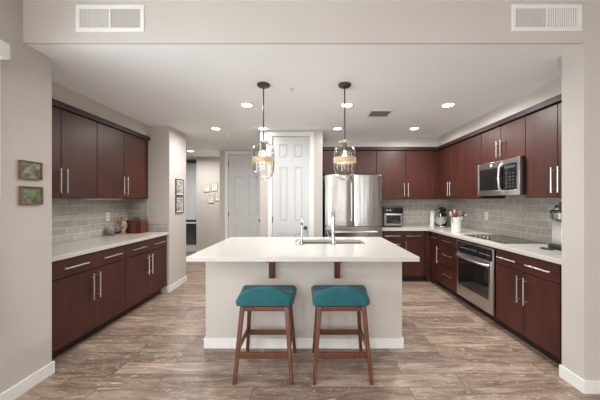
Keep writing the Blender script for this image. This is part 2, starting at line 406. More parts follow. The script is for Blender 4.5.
# ------------------------------------------------------------------ cabinets
FT = 0.020   # door thickness
def bar(parent, cx, cz, length, vertical):
    bm = new(); r = 0.0065; off = -FT-0.032; h = length/2
    if vertical:
        tube(bm, [(cx, off, cz-h), (cx, off, cz+h)], r, 10)
        for s in (-1, 1): tube(bm, [(cx, -FT, cz+s*(h-0.035)), (cx, off, cz+s*(h-0.035))], 0.005, 8)
    else:
        tube(bm, [(cx-h, off, cz), (cx+h, off, cz)], r, 10)
        for s in (-1, 1): tube(bm, [(cx+s*(h-0.035), -FT, cz), (cx+s*(h-0.035), off, cz)], 0.005, 8)
    return obj('handle', bm, STEELH, parent)
def cabinet(name, label, loc, rz, w_, z0, z1, depth, fronts, toe=0.0, group=None, crown=False):
    t = thing(name, label, 'cabinet', loc, rz, group)
    bm = new(); e = 0.0008
    th = 0.018
    if fronts is None: fronts = []
    box(bm, e, w_-e, 0.0, depth, z0+toe, z1)
    obj('body', bm, CHERRYB, t)
    if toe:
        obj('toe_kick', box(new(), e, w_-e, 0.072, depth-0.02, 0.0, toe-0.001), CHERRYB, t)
    g = 0.0032
    for f in fronts:
        kind, x0, x1, a, b, hs = f
        d = obj(kind, box(new(), x0+g, x1-g, -FT, -0.0005, a+g, b-g), CHERRY, t, 0.0018, smooth=False)
        for (hx, hz, ln, ver) in hs: bar(d, hx, hz, ln, ver)
    return t
HL = 0.26
def pair_base(wd):
    m = wd/2
    return [('drawer', 0.0, wd, 0.705, 0.868, [(wd*0.25, 0.787, HL, False), (wd*0.75, 0.787, HL, False)]),
            ('door', 0, m, 0.105, 0.703, [(m-0.04, 0.535, HL, True)]), ('door', m, wd, 0.105, 0.703, [(m+0.04, 0.535, HL, True)])]
def pair_upper(wd, z0=UB, ln=0.24):
    m = wd/2
    return [('door', 0, m, z0, UT, [(m-0.035, z0+0.045+ln/2, ln, True)]), ('door', m, wd, z0, UT, [(m+0.035, z0+0.045+ln/2, ln, True)])]
GB = 'lower cabinets'; GU = 'wall cabinets'
LFX = -2.165      # left base front plane
bdp = abs(XL-LFX)-FT-0.012
for (y0, y1, lab) in ((2.262, 3.172, 'dark cherry lower cabinet on the left wall, nearest the camera'), (3.174, 4.084, 'dark cherry lower cabinet on the left wall, far end beside the stub wall')):
    cabinet('base_cabinet', lab, (LFX-FT, y0, 0), PI/2, y1-y0, 0, 0.872, bdp, pair_base(y1-y0), 0.10, GB)
obj_f = obj('filler_panel', box(new(), XL+0.012, LFX-0.004, 2.188, 2.2605, 0, 0.872), CHERRYB); tag(obj_f, 'dark cherry filler strip between the near left lower cabinet and the side wall', 'filler panel')
LUX = -2.455; udl = abs(XL-LUX)-FT-0.002
for (y0, y1, lab) in ((2.225, 3.121, 'dark cherry two-door wall cabinet on the left, nearest the camera'), (3.123, 4.019, 'dark cherry two-door wall cabinet on the left, over the jars')):
    cabinet('wall_cabinet', lab, (LUX-FT, y0, 0), PI/2, y1-y0, UB, UT, udl, pair_upper(y1-y0), 0, GU)
o = obj('filler_panel', box(new(), XL+0.002, LUX-0.006, 4.021, 4.109, UB, UT), CHERRY); tag(o, 'dark cherry filler between the far left wall cabinet and the stub wall', 'filler panel')
# crown strips
def crown_pts(s): return None
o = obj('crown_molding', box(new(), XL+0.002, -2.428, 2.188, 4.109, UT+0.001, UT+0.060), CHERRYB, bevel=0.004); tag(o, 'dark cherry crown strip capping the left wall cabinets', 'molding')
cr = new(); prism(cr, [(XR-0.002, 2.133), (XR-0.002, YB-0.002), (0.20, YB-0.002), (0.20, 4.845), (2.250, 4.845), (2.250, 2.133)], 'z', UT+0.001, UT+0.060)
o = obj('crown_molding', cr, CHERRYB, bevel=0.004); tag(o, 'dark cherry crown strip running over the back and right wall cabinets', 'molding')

# right base run, faces -X ; loc = far end
RFX = 2.005; rdp = XR-RFX-FT-0.012
def rc(name, lab, ya, yb, z0, z1, dep, fr, toe, g, X=RFX): return cabinet(name, lab, (X+FT, ya, 0), -PI/2, ya-yb, z0, z1, dep, fr, toe, g)
wd = 4.56-4.232
rc('base_cabinet', 'narrow dark cherry lower cabinet in the right corner, one drawer over one door', 4.56, 4.232, 0, 0.872, rdp,
   [('drawer', 0, wd, 0.705, 0.868, [(wd/2, 0.787, 0.2, False)]), ('door', 0, wd, 0.105, 0.703, [(wd-0.04, 0.535, HL, True)])], 0.10, GB)
wd = 4.230-3.705
rc('drawer_cabinet', 'dark cherry cabinet of three drawers left of the oven', 4.230, 3.705, 0, 0.872, rdp,
   [('drawer', 0, wd, 0.705, 0.868, [(wd/2, 0.787, HL, False)]), ('drawer', 0, wd, 0.408, 0.703, [(wd/2, 0.58, HL, False)]), ('drawer', 0, wd, 0.105, 0.406, [(wd/2, 0.29, HL, False)])], 0.10, GB)
OY1, OY0 = 3.703, 2.952
t = thing('oven_cabinet', 'dark cherry cabinet housing the built-in oven under the cooktop', 'cabinet', (RFX+FT, OY1, 0), -PI/2, GB)
W_ = OY1-OY0; bm = new()
box(bm, 0.001, 0.017, -0.012, rdp, 0.10, 0.872); box(bm, W_-0.017, W_-0.001, -0.012, rdp, 0.10, 0.872); box(bm, 0.017, W_-0.017, rdp-0.02, rdp, 0.10, 0.872)
box(bm, 0.017, W_-0.017, -0.012, rdp-0.02, 0.10, 0.128); box(bm, 0.017, W_-0.017, -0.012, 0.05, 0.850, 0.872)
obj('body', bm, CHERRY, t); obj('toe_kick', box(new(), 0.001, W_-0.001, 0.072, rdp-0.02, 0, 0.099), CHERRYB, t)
rc('base_cabinet', 'dark cherry lower cabinet right of the oven, beside the side wall', 2.950, 2.190, 0, 0.872, rdp, pair_base(0.76), 0.10, GB)
o = obj('filler_panel', box(new(), RFX+0.004, XR-0.012, 2.133, 2.188, 0, 0.872), CHERRYB); tag(o, 'dark cherry filler strip between the right lower cabinet and the side wall', 'filler panel')
# back base run, faces -Y
BFY = 4.605; bdb = YB-BFY-FT-0.012
wd = 0.372
cabinet('drawer_cabinet', 'dark cherry cabinet of three drawers under the toaster oven', (1.186, BFY+FT, 0), 0, wd, 0, 0.872, bdb,
        [('drawer', 0, wd, 0.705, 0.868, [(wd/2, 0.787, HL, False)]), ('drawer', 0, wd, 0.408, 0.703, [(wd/2, 0.65, HL, False)]), ('drawer', 0, wd, 0.105, 0.406, [(wd/2, 0.35, HL, False)])], 0.10, GB)
wd = 0.402
cabinet('base_cabinet', 'dark cherry lower cabinet on the back wall near the corner, one drawer over one door', (1.560, BFY+FT, 0), 0, wd, 0, 0.872, bdb,
        [('drawer', 0, wd-0.05, 0.705, 0.868, [(wd/2-0.03, 0.787, HL, False)]), ('door', 0, wd-0.05, 0.105, 0.703, [(0.04, 0.56, HL, True)])], 0.10, GB)
# corner filler column
o = obj('filler_panel', prism(new(), [(1.964, 4.630), (1.964, 5.19), (2.6, 5.19), (2.6, 4.563), (2.030, 4.563), (2.030, 4.630)], 'z', 0.0, 0.872), CHERRY); tag(o, 'dark cherry blind corner panel where the back and right lower cabinets meet', 'corner panel')

# right uppers
RUX = 2.285; rud = XR-RUX-FT-0.002
wd = 4.795-4.118
rc('wall_cabinet', 'dark cherry two-door wall cabinet in the right corner, above the mixer', 4.795, 4.118, UB, UT, rud, pair_upper(wd), 0, GU, RUX)
wd = 4.116-3.652
rc('wall_cabinet', 'dark cherry single-door wall cabinet left of the microwave', 4.116, 3.652, UB, UT, rud, [('door', 0, wd, UB, UT, [])], 0, GU, RUX)
wd = 3.650-2.900
rc('wall_cabinet', 'short dark cherry two-door wall cabinet above the microwave', 3.650, 2.900, 1.862, UT, rud, pair_upper(wd, 1.862, 0.2), 0, GU, RUX)
wd = 2.898-2.142
rc('wall_cabinet', 'dark cherry two-door wall cabinet right of the microwave', 2.898, 2.142, UB, UT, rud, pair_upper(wd), 0, GU, RUX)
# back uppers
BUY = 4.88; bud = YB-BUY-FT-0.002
cabinet('wall_cabinet', 'dark cherry two-door wall cabinet on the back wall right of the refrigerator', (1.178, BUY+FT, 0), 0, 1.048, UB, UT, bud, pair_upper(1.048), 0, GU)
cabinet('wall_cabinet', 'short dark cherry cabinet above the refrigerator', (0.215, BUY+FT, 0), 0, 0.961, 1.86, UT, bud, pair_upper(0.961, 1.86, 0.18), 0, GU)
o = obj('filler_panel', prism(new(), [(2.228, 4.903), (2.228, YB-0.002), (XR-0.002, YB-0.002), (XR-0.002, 4.797), (2.293, 4.797), (2.293, 4.903)], 'z', UB, UT), CHERRY)
tag(o, 'dark cherry corner filler between the back and right wall cabinets', 'corner panel')

# ------------------------------------------------------------------ worktops
o = obj('worktop', box(new(), XL+0.002, -2.14, 2.188, 4.098, CTB, CT), QUARTZ, bevel=0.003); tag(o, 'white quartz worktop along the left wall', 'worktop')
pts = [(XR-0.011, 2.133), (XR-0.011, YB-0.011), (1.172, YB-0.011), (1.172, 4.58), (1.98, 4.58), (1.98, 2.133)]
o = obj('worktop', prism(new(), pts, 'z', CTB, CT), QUARTZ, bevel=0.003); tag(o, 'L-shaped white quartz worktop along the back and right walls', 'worktop')

# ------------------------------------------------------------------ island
IX0, IX1, IY0, IY1 = -0.989, 0.854, 2.554, 3.47
isl = thing('kitchen_island', 'beige plastered kitchen island base with white baseboard in the middle of the room', 'kitchen island', ((IX0+IX1)/2, IY0, 0))
cx = (IX0+IX1)/2
def isb(bm, x0, x1, y0, y1, z0, z1): return box(bm, x0-cx, x1-cx, y0-IY0, y1-IY0, z0, z1)
bm = new(); isb(bm, IX0, IX1, IY0, IY0+0.11, 0, CTB-0.001); isb(bm, IX0, IX0+0.11, IY0+0.11, IY1, 0, CTB-0.001); isb(bm, IX1-0.11, IX1, IY0+0.11, IY1, 0, CTB-0.001)
obj('base', bm, WALL, isl, smooth=False)
bm = new(); isb(bm, IX0+0.11, IX1-0.11, IY1-0.04, IY1-0.02, 0.1, CTB-0.001)
obj('back_panel', bm, CHERRY, isl)
bm = new(); isb(bm, IX0-T, IX1+T, IY0-T, IY0, 0, BBH); isb(bm, IX0-T, IX0, IY0, IY1, 0, BBH); isb(bm, IX1, IX1+T, IY0, IY1, 0, BBH)
obj('baseboard', bm, TRIM, isl, 0.003)
for X in (-0.363, 0.243):
    bm = new(); y1 = 0.0; x = X-cx
    prism(bm, [(0, CTB-0.002), (-0.20, CTB-0.002), (-0.20, CTB-0.030), (-0.045, CTB-0.045), (-0.038, 0.668), (-0.030, 0.660), (0, 0.660)], 'x', x-0.027, x+0.027)
    obj('bracket', bm, WALNUT, isl, 0.003)
# island worktop with sink cut-out
SX0, SX1, SY0, SY1 = -0.13, 0.60, 2.95, 3.31
def holed(bm, x0, x1, y0, y1, hx0, hx1, hy0, hy1, z0, z1):
    X = [x0, hx0, hx1, x1]; Y = [y0, hy0, hy1, y1]
    V = {(i, j, k): bm.verts.new((X[i], Y[j], z)) for i in range(4) for j in range(4) for k, z in enumerate((z0, z1))}
    for i in range(3):
        for j in range(3):
            if i == 1 and j == 1: continue
            for k in (0, 1): bm.faces.new([V[i, j, k], V[i+1, j, k], V[i+1, j+1, k], V[i, j+1, k]])
    for i in range(3):
        for j in (0, 3): bm.faces.new([V[i, j, 0], V[i+1, j, 0], V[i+1, j, 1], V[i, j, 1]])
        for j in (0, 3): bm.faces.new([V[j, i, 0], V[j, i+1, 0], V[j, i+1, 1], V[j, i, 1]])
    for j in (1, 2): bm.faces.new([V[1, j, 0], V[2, j, 0], V[2, j, 1], V[1, j, 1]]); bm.faces.new([V[j, 1, 0], V[j, 2, 0], V[j, 2, 1], V[j, 1, 1]])
    return bm
o = obj('island_worktop', holed(new(), -1.039, 0.904, 2.26, 3.52, SX0, SX1, SY0, SY1, CTB, CT), QUARTZ, bevel=0.003)
tag(o, 'white quartz worktop overhanging the kitchen island, holding the sink', 'worktop')
sk = thing('sink', 'stainless steel double-bowl sink set in the island worktop', 'sink', ((SX0+SX1)/2, (SY0+SY1)/2, CTB-0.002))
def bowl(x0, x1, y0, y1, dep):
    bm = new(); t_ = 0.004
    def ring(a, z, r): return [bm.verts.new((x, y, z)) for x, y in rr(x0+a, x1-a, y0+a, y1-a, r)]
    def rr(a, b, c, d, r):
        out = []
        for (ox, oy, s) in ((b-r, d-r, 0), (a+r, d-r, 1), (a+r, c+r, 2), (b-r, c+r, 3)):
            for k in range(5): an = PI/2*(s+k/4); out.append((ox+r*math.cos(an), oy+r*math.sin(an)))
        return out
    R = [ring(-0.02, 0, 0.03), ring(0, 0, 0.03), ring(0.006, -dep+0.03, 0.03), ring(0.03, -dep, 0.03)]
    R2 = [ring(-0.02, -0.003, 0.03), ring(-0.004, -0.003, 0.03), ring(0.002, -dep+0.026, 0.03), ring(0.028, -dep-0.004, 0.03)]
    for A in (R, R2):
        for a, b in zip(A, A[1:]):
            for k in range(20): bm.faces.new((a[k], a[(k+1) % 20], b[(k+1) % 20], b[k]))
        bm.faces.new(A[-1])
    for k in range(20): bm.faces.new((R[0][k], R[0][(k+1) % 20], R2[0][(k+1) % 20], R2[0][k]))
    return bm
for (a, b) in ((-0.345, -0.02), (0.02, 0.345)):
    bo = obj('bowl', bowl(a, b, -0.16, 0.16, 0.2), SINKM, sk)
    d = new(); lathe(d, [(0.0, 0.0), (0.03, 0.0), (0.042, 0.004), (0.042, 0.001)], ((a+b)/2, 0, -0.1995), 18, close=False)
    obj('drain', d, CHROME, bo)

# faucets (spouts reach away from the camera, over the sink)
fa = thing('kitchen_faucet', 'tall chrome gooseneck faucet with side lever standing on the island beside the sink', 'faucet', (0.235, 2.88, CT))
bm = new(); lathe(bm, [(0, 0), (0.028, 0), (0.028, 0.008), (0.021, 0.014), (0.021, 0.11), (0.017, 0.12), (0, 0.122)], n=20, close=False); obj('base', bm, CHROME, fa)
pts = [(0, 0, 0.115), (0, 0, 0.28)]+[(0, 0.075-0.075*math.cos(PI*k/10), 0.28+0.095*math.sin(PI*k/10)) for k in range(1, 11)]+[(0, 0.15, 0.24)]
bm = new(); tube(bm, pts, 0.0155, 12); obj('spout', bm, CHROME, fa)
bm = new(); tube(bm, [(0, 0.15, 0.245), (0, 0.15, 0.15)], 0.0195, 14, 0.022); obj('spray_head', bm, CHROME, fa)
bm = new(); tube(bm, [(-0.015, 0, 0.075), (-0.05, 0, 0.08)], 0.012, 10); tube(bm, [(-0.045, 0, 0.08), (-0.062, 0.0, 0.135)], 0.007, 8, 0.005); obj('lever', bm, CHROME, fa)
fb = thing('filter_faucet', 'small slim chrome water faucet left of the tall gooseneck faucet', 'faucet', (-0.10, 2.88, CT))
bm = new(); lathe(bm, [(0, 0), (0.022, 0), (0.022, 0.006), (0.013, 0.012), (0.012, 0.075), (0, 0.078)], n=16, close=False); obj('base', bm, CHROME, fb)
pts = [(0, 0, 0.07), (0, 0, 0.20)]+[(0, 0.05-0.05*math.cos(PI*k/8), 0.20+0.06*math.sin(PI*k/8)) for k in range(1, 8)]+[(0, 0.10, 0.19)]
bm = new(); tube(bm, pts, 0.0105, 10); obj('spout', bm, CHROME, fb)
bm = new(); tube(bm, [(-0.01, 0, 0.05), (-0.05, 0, 0.055)], 0.006, 8); obj('lever', bm, CHROME, fb)
sd = thing('soap_dispenser', 'short chrome soap pump at the left end of the island sink', 'soap dispenser', (-0.165, 2.90, CT))
bm = new(); lathe(bm, [(0, 0), (0.020, 0), (0.020, 0.006), (0.011, 0.010), (0.011, 0.055), (0, 0.057)], n=16, close=False); obj('base', bm, CHROME, sd)
bm = new(); tube(bm, [(0, 0, 0.055), (0, 0, 0.07), (0, 0.02, 0.075), (0, 0.07, 0.066)], 0.006, 8); obj('nozzle', bm, CHROME, sd)

# ------------------------------------------------------------------ stools
def make_stool(loc, label):
    t = thing('counter_stool', label, 'stool', loc, 0, 'teal counter stools at the island')
    nx, ny = 22, 18
    def sx(v): return 0.2265 + 0.0135*v
    Y0, Y1 = -0.185, 0.150
    bm = new(); top = {}; bot = {}
    for j in range(ny+1):
        v = j/ny; y = Y0+(Y1-Y0)*v
        for i in range(nx+1):
            u = -1+2*i/nx; x = u*sx(v)
            dome = (1-abs(u)**2.0)
            prof = math.exp(-((v-0.12)/0.27)**2)
            z = 0.616+0.020*v + 0.088*dome*prof + 0.012*max(0, (v-0.6)/0.4)**2
            eu = max(0, abs(u)-0.90)/0.10; ev = max(0, abs(2*v-1)-0.90)/0.10
            z -= 0.022*(1-math.sqrt(max(0, 1-min(1, eu)**2))) + 0.022*(1-math.sqrt(max(0, 1-min(1, ev)**2)))
            b = 0.562+0.02*v
            shr = 1
            x *= 1-0.06*ev**2; y += 0.02*eu**2*(1 if v < 0.5 else -1)*min(1, abs(2*v-1)*1.5)
            top[i, j] = bm.verts.new((x, y, z)); bot[i, j] = bm.verts.new((x*0.985, y*0.985, b))
    for j in range(ny):
        for i in range(nx):
            bm.faces.new((top[i, j], top[i+1, j], top[i+1, j+1], top[i, j+1])); bm.faces.new((bot[i, j], bot[i, j+1], bot[i+1, j+1], bot[i+1, j]))
    rim = [(i, 0) for i in range(nx)]+[(nx, j) for j in range(ny)]+[(i, ny) for i in range(nx, 0, -1)]+[(0, j) for j in range(ny, 0, -1)]
    for a, b in zip(rim, rim[1:]+rim[:1]): bm.faces.new((bot[a], bot[b], top[b], top[a]))
    obj('seat', bm, TEAL, t, 0.008, seg=3)
    TX, TY0, TY1 = 0.172, -0.15, 0.12
    FX, FY0, FY1 = 0.2155, -0.222, 0.205
    zt = 0.561
    legs = {}
    for sxx in (-1, 1):
        for tt, fy in ((TY0, FY0), (TY1, FY1)):
            bm = new(); beam(bm, (sxx*FX, fy, 0), (sxx*TX, tt, zt), 0.027, 0.027, 0.036, 0.036); obj('leg', bm, WALNUT, t, 0.004)
    def at(z, far): f = z/zt; a, b = ((FY1, TY1) if far else (FY0, TY0)); return FX+(TX-FX)*f, a+(b-a)*f
    def rail(nm, z, h, far, th=0.022):
        x, y = at(z, far); obj(nm, box(new(), -x+0.012, x-0.012, y-th/2, y+th/2, z-h/2, z+h/2), WALNUT, t, 0.003)
    rail('apron', 0.540, 0.034, False); rail('apron', 0.540, 0.034, True)
    rail('stretcher', 0.203, 0.046, False); rail('stretcher', 0.200, 0.042, True)
    for s in (-1, 1):
        x, ya = at(0.54, False); _, yb = at(0.54, True)
        obj('apron', box(new(), s*x-0.011, s*x+0.011, ya+0.012, yb-0.012, 0.523, 0.557), WALNUT, t, 0.003)
        x, ya = at(0.24, False); _, yb = at(0.24, True)
        obj('stretcher', box(new(), s*x-0.010, s*x+0.010, ya+0.010, yb-0.010, 0.222, 0.258), WALNUT, t, 0.003)
    return t
st = make_stool((-0.362, 2.272, 0), 'teal upholstered counter stool with walnut legs, the left of the two at the island')
dup(st, (0.239, 2.272, 0), 0, 'teal upholstered counter stool with walnut legs, the right of the two at the island')

# ------------------------------------------------------------------ pendants
def make_pendant(loc, label):
    t = thing('pendant_lamp', label, 'pendant lamp', loc, 0, 'glass pendant lamps over the island')
    bm = new(); lathe(bm, [(0, 0), (0.062, 0), (0.062, -0.014), (0.050, -0.024), (0.012, -0.028), (0, -0.028)][::-1], n=28, close=False); obj('canopy', bm, DARKM, t)
    bm = new(); tube(bm, [(0, 0, -0.02), (0, 0, -0.548)], 0.0068, 10); obj('rod', bm, DARKM, t)
    bm = new(); lathe(bm, [(0, -0.540), (0.020, -0.540), (0.026, -0.548), (0.055, -0.556), (0.055, -0.564), (0.02, -0.568), (0, -0.568)][::-1], n=24, close=False); obj('cap', bm, STEELH, t)
    bm = new(); lathe(bm, [(0, -0.566), (0.022, -0.568), (0.022, -0.63), (0.016, -0.645), (0, -0.645)][::-1], n=18, close=False); obj('socket', bm, DARKM, t)
    bm = new(); ball(bm, (0, 0, -0.712), 0.025, 0.025, 0.042); lathe(bm, [(0.012, -0.680), (0.012, -0.642)], n=14); obj('bulb', bm, BULB, t)
    prof = [(0.040, -0.560), (0.048, -0.568), (0.078, -0.588), (0.094, -0.615), (0.102, -0.65), (0.104, -0.70), (0.103, -0.79), (0.100, -0.84), (0.090, -0.88), (0.070, -0.912), (0.040, -0.928), (0.0, -0.932)]
    # faintly fluted body
    g = new(); n = 120; rings = []
    for r, z in prof:
        if r == 0: rings.append([g.verts.new((0, 0, z))]); continue
        rings.append([g.verts.new(((r+0.0020*math.cos(20*2*PI*i/n)*(r > 0.0985))*math.cos(2*PI*i/n), (r+0.0020*math.cos(20*2*PI*i/n)*(r > 0.0985))*math.sin(2*PI*i/n), z)) for i in range(n)])
    for a, b in zip(rings, rings[1:]):
        for i in range(n):
            j = (i+1) % n
            if len(b) == 1: g.faces.new((a[i], a[j], b[0]))
            else: g.faces.new((a[i], a[j], b[j], b[i]))
    go = obj('glass_shade', g, GLASS, t); md = go.modifiers.new('thickness', 'SOLIDIFY'); md.thickness = 0.003
    bm = new(); lathe(bm, [(0.1065, -0.765), (0.1095, -0.765), (0.1095, -0.715), (0.1065, -0.715), (0.1065, -0.765)], n=48, close=False); obj('band', bm, BRASS, t)
    l = bpy.data.lights.new('bulb_light', 'POINT'); l.energy = 4; l.color = (1, 0.82, 0.6); l.shadow_soft_size = 0.03
    lo = bpy.data.objects.new('bulb_light', l); COL.objects.link(lo); lo.parent = t; lo.location = (0, 0, -0.715)
    return t
pl_ = make_pendant((-0.4625, 2.648, CE), 'clear glass pendant lamp with brass band, the left one hanging over the island')
dup(pl_, (0.328, 2.648, CE), 0, 'clear glass pendant lamp with brass band, the right one hanging over the island')

# ------------------------------------------------------------------ ceiling fittings
def make_can(loc, label, grp):
    t = thing('recessed_downlight', label, 'ceiling light', loc, 0, grp)
    bm = new(); lathe(bm, [(0.062, -0.001), (0.082, -0.001), (0.082, -0.004), (0.066, -0.008), (0.062, -0.006), (0.062, -0.001)], n=32, close=False); obj('trim_ring', bm, TRIM, t)
    bm = new(); lathe(bm, [(0, -0.0055), (0.0605, -0.0055), (0.0605, -0.001), (0, -0.001)], n=28, close=False); obj('lens', bm, LENS, t)
    area('downlight_lamp', (0, 0, -0.012), (0, 0, 0), 0.12, 0.12, CAN_POWER, (1.0, 0.975, 0.94), 'DISK', math.radians(172), t)
    return t
def set_power(t, p):
    for ch in t.children:
        if ch.type == 'LIGHT': ch.data = ch.data.copy(); ch.data.energy = p
cans = [(-0.758, 3.21, 'in the near row, above the left part of the island'), (0.425, 3.21, 'in the near row, just right of the right pendant'), (1.617, 3.21, 'in the near row, above the oven aisle'),
        (-1.49, 4.254, 'in the far row at the left, near the hallway'), (-0.754, 4.254, 'in the far row, just left of the pantry door'),
        (0.417, 4.254, 'in the far row, in front of the refrigerator'), (1.616, 4.254, 'in the far row at the right corner'), (-2.73, 6.17, 'in the hallway beyond the stub wall')]
c0 = None
for x, y, l_ in cans:
    lab = 'lit round recessed ceiling light '+l_
    if c0 is None: c0 = make_can((x, y, CE), lab, 'recessed ceiling lights')
    else: set_power(dup(c0, (x, y, CE), 0, lab), {0.425: 7.5, 1.617: 17.0, -1.49: 15.0, -0.754: 1.0, 0.417: 2.5, 1.616: 12.0, -2.73: 20.0}[x])
for x, y in ((-1.0, -0.2), (1.2, -0.2), (-1.0, -2.2), (1.2, -2.2)):  # lamps added out of view to brighten the floor and island front
    set_power(dup(c0, (x, y, LC), 0, 'added unseen ceiling light in the living room behind the camera, '+('near ' if y > -1 else 'far behind ')+('left' if x < 0 else 'right')), 8.0 if y > -1 else 19.0)
bm = new(); lathe(bm, [(0, 0), (0.068, 0), (0.068, -0.018), (0.055, -0.034), (0, -0.036)][::-1], n=28, close=False)
o = obj('smoke_detector', bm, WHITEP, loc=(-1.45, 4.745, CE-0.001)); tag(o, 'round white smoke detector on the ceiling near the hallway', 'smoke detector')
bm = new(); lathe(bm, [(0, 0), (0.028, 0), (0.028, -0.004), (0.008, -0.008), (0.008, -0.022), (0.014, -0.024), (0, -0.027)][::-1], n=16, close=False)
o = obj('sprinkler_head', bm, STEELH, loc=(-0.194, 2.75, CE-0.001)); tag(o, 'small metal fire sprinkler on the ceiling between the pendants', 'sprinkler')
def ceil_vent(x, y, sx_, sy_):
    t = thing('ceiling_vent', 'square white air register on the ceiling right of the pendants', 'vent', (x, y, CE))
    bm = new(); a, b = sx_/2, sy_/2; f = 0.03
    for q in ((-a, a, -b, -b+f), (-a, a, b-f, b), (-a, -a+f, -b+f, b-f), (a-f, a, -b+f, b-f)): box(bm, *q, -0.010, -0.001)
    obj('frame', bm, TRIM, t, 0.002)
    obj('backing', box(new(), -a+f, a-f, -b+f, b-f, -0.003, -0.001), VENTD, t)  # dark sheet stands in for the shade inside the duct
    k = 6
    for i in range(k):
        yy = -b+f+(2*b-2*f)*(i+0.5)/k; s = new(); box(s, -a+f, a-f, -0.016, 0.016, -0.001, 0.001)
        xform(s, Matrix.Translation((0, yy, -0.009)) @ Matrix.Rotation(math.radians(18), 4, 'X')); obj('slat', s, TRIM, t)
ceil_vent(0.885, 3.53, 0.31, 0.29)
def wall_register(x0, x1, z0, z1, lab):
    t = thing('wall_register', lab, 'vent', ((x0+x1)/2, 1.96, z0)); a = (x1-x0)/2; h = z1-z0; f = 0.03
    bm = new(); Y = -0.012
    for q in ((-a, a, 0, f), (-a, a, h-f, h), (-a, -a+f, f, h-f), (a-f, a, f, h-f)): box(bm, q[0], q[1], Y, -0.0005, q[2], q[3])
    obj('frame', bm, TRIM, t, 0.003)
    obj('backing', box(new(), -a+f, a-f, -0.0025, -0.0008, f, h-f), VENTD, t)  # near-black sheet paints the shade in the gaps between slats
    n = 28
    for i in range(n):
        xx = -a+f+(2*a-2*f)*(i+0.5)/n; s = new(); box(s, -0.0035, 0.0035, -0.0006, 0.0006, f, h-f)
        xform(s, Matrix.Translation((xx, -0.0065, 0)) @ Matrix.Rotation(math.radians(62 if i < n/2 else -62), 4, 'Z')); obj('slat', s, TRIM, t)
    obj('damper_bar', box(new(), -0.006, 0.006, Y+0.001, -0.003, f, h-f), TRIM, t)
wall_register(-1.688, -1.196, 2.593, 2.787, 'white louvred air register high on the header, left end')
wall_register(1.441, 1.945, 2.597, 2.790, 'white louvred air register high on the header, right end')

# ------------------------------------------------------------------ refrigerator
FX0, FX1, FY = 0.226, 1.146, 4.36
fr_ = thing('refrigerator', 'stainless steel french-door refrigerator with bottom freezer drawer beside the pantry door', 'refrigerator', ((FX0+FX1)/2, FY, 0))
a = (FX1-FX0)/2; FTp = 1.80
obj('body', box(new(), -a+0.004, a-0.004, 0.085, 0.82, 0.02, FTp-0.02), mat('fridge_grey_side', (0.16, 0.16, 0.16), 0.5, noise=0.05), fr_, 0.004)
def fridge_front(nm, x0, x1, z0, z1):
    bm = new(); n = 10
    pts = []
    for i in range(n+1):
        u = i/n; pts.append((x0+(x1-x0)*u, 0.020*(2*u-1)**4))
    pts += [(x1, 0.078), (x0, 0.078)]
    prism(bm, pts, 'z', z0, z1); return obj(nm, bm, STEEL, fr_, 0.004)
SPL = 1.38-(226.6-201)/62.4
dl = fridge_front('door', -a, -0.003, SPL+0.004, FTp); dr = fridge_front('door', 0.003, a, SPL+0.004, FTp)
dz = fridge_front('freezer_drawer', -a, a, 0.06, SPL-0.004)
def fridge_handle(par, pts):
    bm = new(); tube(bm, pts, 0.011, 12); e = [pts[0], pts[-1]]
    for p, q in ((pts[0], pts[1]), (pts[-1], pts[-2])):
        c = Vector(p).lerp(Vector(q), 0.08); tube(bm, [c, (c[0], 0.008, c[2])], 0.009, 10)
    obj('handle', bm, STEELH, par)
fridge_handle(dl, [(-0.045, -0.05, SPL+0.09), (-0.045, -0.056, 1.38), (-0.045, -0.05, FTp-0.13)])
fridge_handle(dr, [(0.045, -0.05, SPL+0.09), (0.045, -0.056, 1.38), (0.045, -0.05, FTp-0.13)])
fridge_handle(dz, [(-a+0.09, -0.05, SPL-0.085), (0, -0.056, SPL-0.085), (a-0.09, -0.05, SPL-0.085)])
obj('badge', box(new(), a-0.115, a-0.055, 0.000, 0.011, FTp-0.075, FTp-0.063), DARKM, dr)
obj('hinge_cover', box(new(), -a+0.03, a-0.03, 0.10, 0.3, FTp-0.019, FTp-0.003), BLACKP, fr_)
obj('foot_grille', box(new(), -a+0.02, a-0.02, 0.05, 0.084, 0.0, 0.055), BLACKP, fr_)

# ------------------------------------------------------------------ microwave  (local frame: x along width, front -y)
mw = thing('microwave', 'stainless over-the-range microwave under the right wall cabinets', 'microwave', (2.222, 3.648, 1.445), -PI/2)
W2, H2 = 0.746, 0.408; dD = XR-0.012-2.222
obj('body', box(new(), 0.0, W2, 0.03, dD, 0.004, H2), BLACKP, mw, 0.003)
dW = W2*0.655
bm = new()
for q in ((0, 0.045, 0, H2), (0.045, dW, H2-0.075, H2), (0.045, dW, 0, 0.062)): box(bm, q[0], q[1], 0, 0.029, q[2], q[3])
md_ = obj('door', bm, STEEL2, mw, 0.003)
obj('door_window', box(new(), 0.045, dW-0.02, 0.005, 0.027, 0.062, H2-0.075), BLACKG, md_)
bm = new(); tube(bm, [(dW-0.008, -0.005, 0.04), (dW-0.008, -0.035, 0.09), (dW-0.008, -0.042, H2/2), (dW-0.008, -0.035, H2-0.09), (dW-0.008, -0.005, H2-0.04)], 0.012, 12)
obj('handle', bm, STEELH, md_)
bm = new()
for q in ((dW+0.002, W2, H2-0.055, H2), (dW+0.002, W2, 0, 0.058), (W2-0.035, W2, 0.058, H2-0.055)): box(bm, q[0], q[1], 0, 0.029, q[2], q[3])
cp_ = obj('control_surround', bm, STEEL2, mw, 0.003)
kp = obj('control_panel', box(new(), dW+0.004, W2-0.035, 0.004, 0.028, 0.058, H2-0.055), BLACKG, mw)
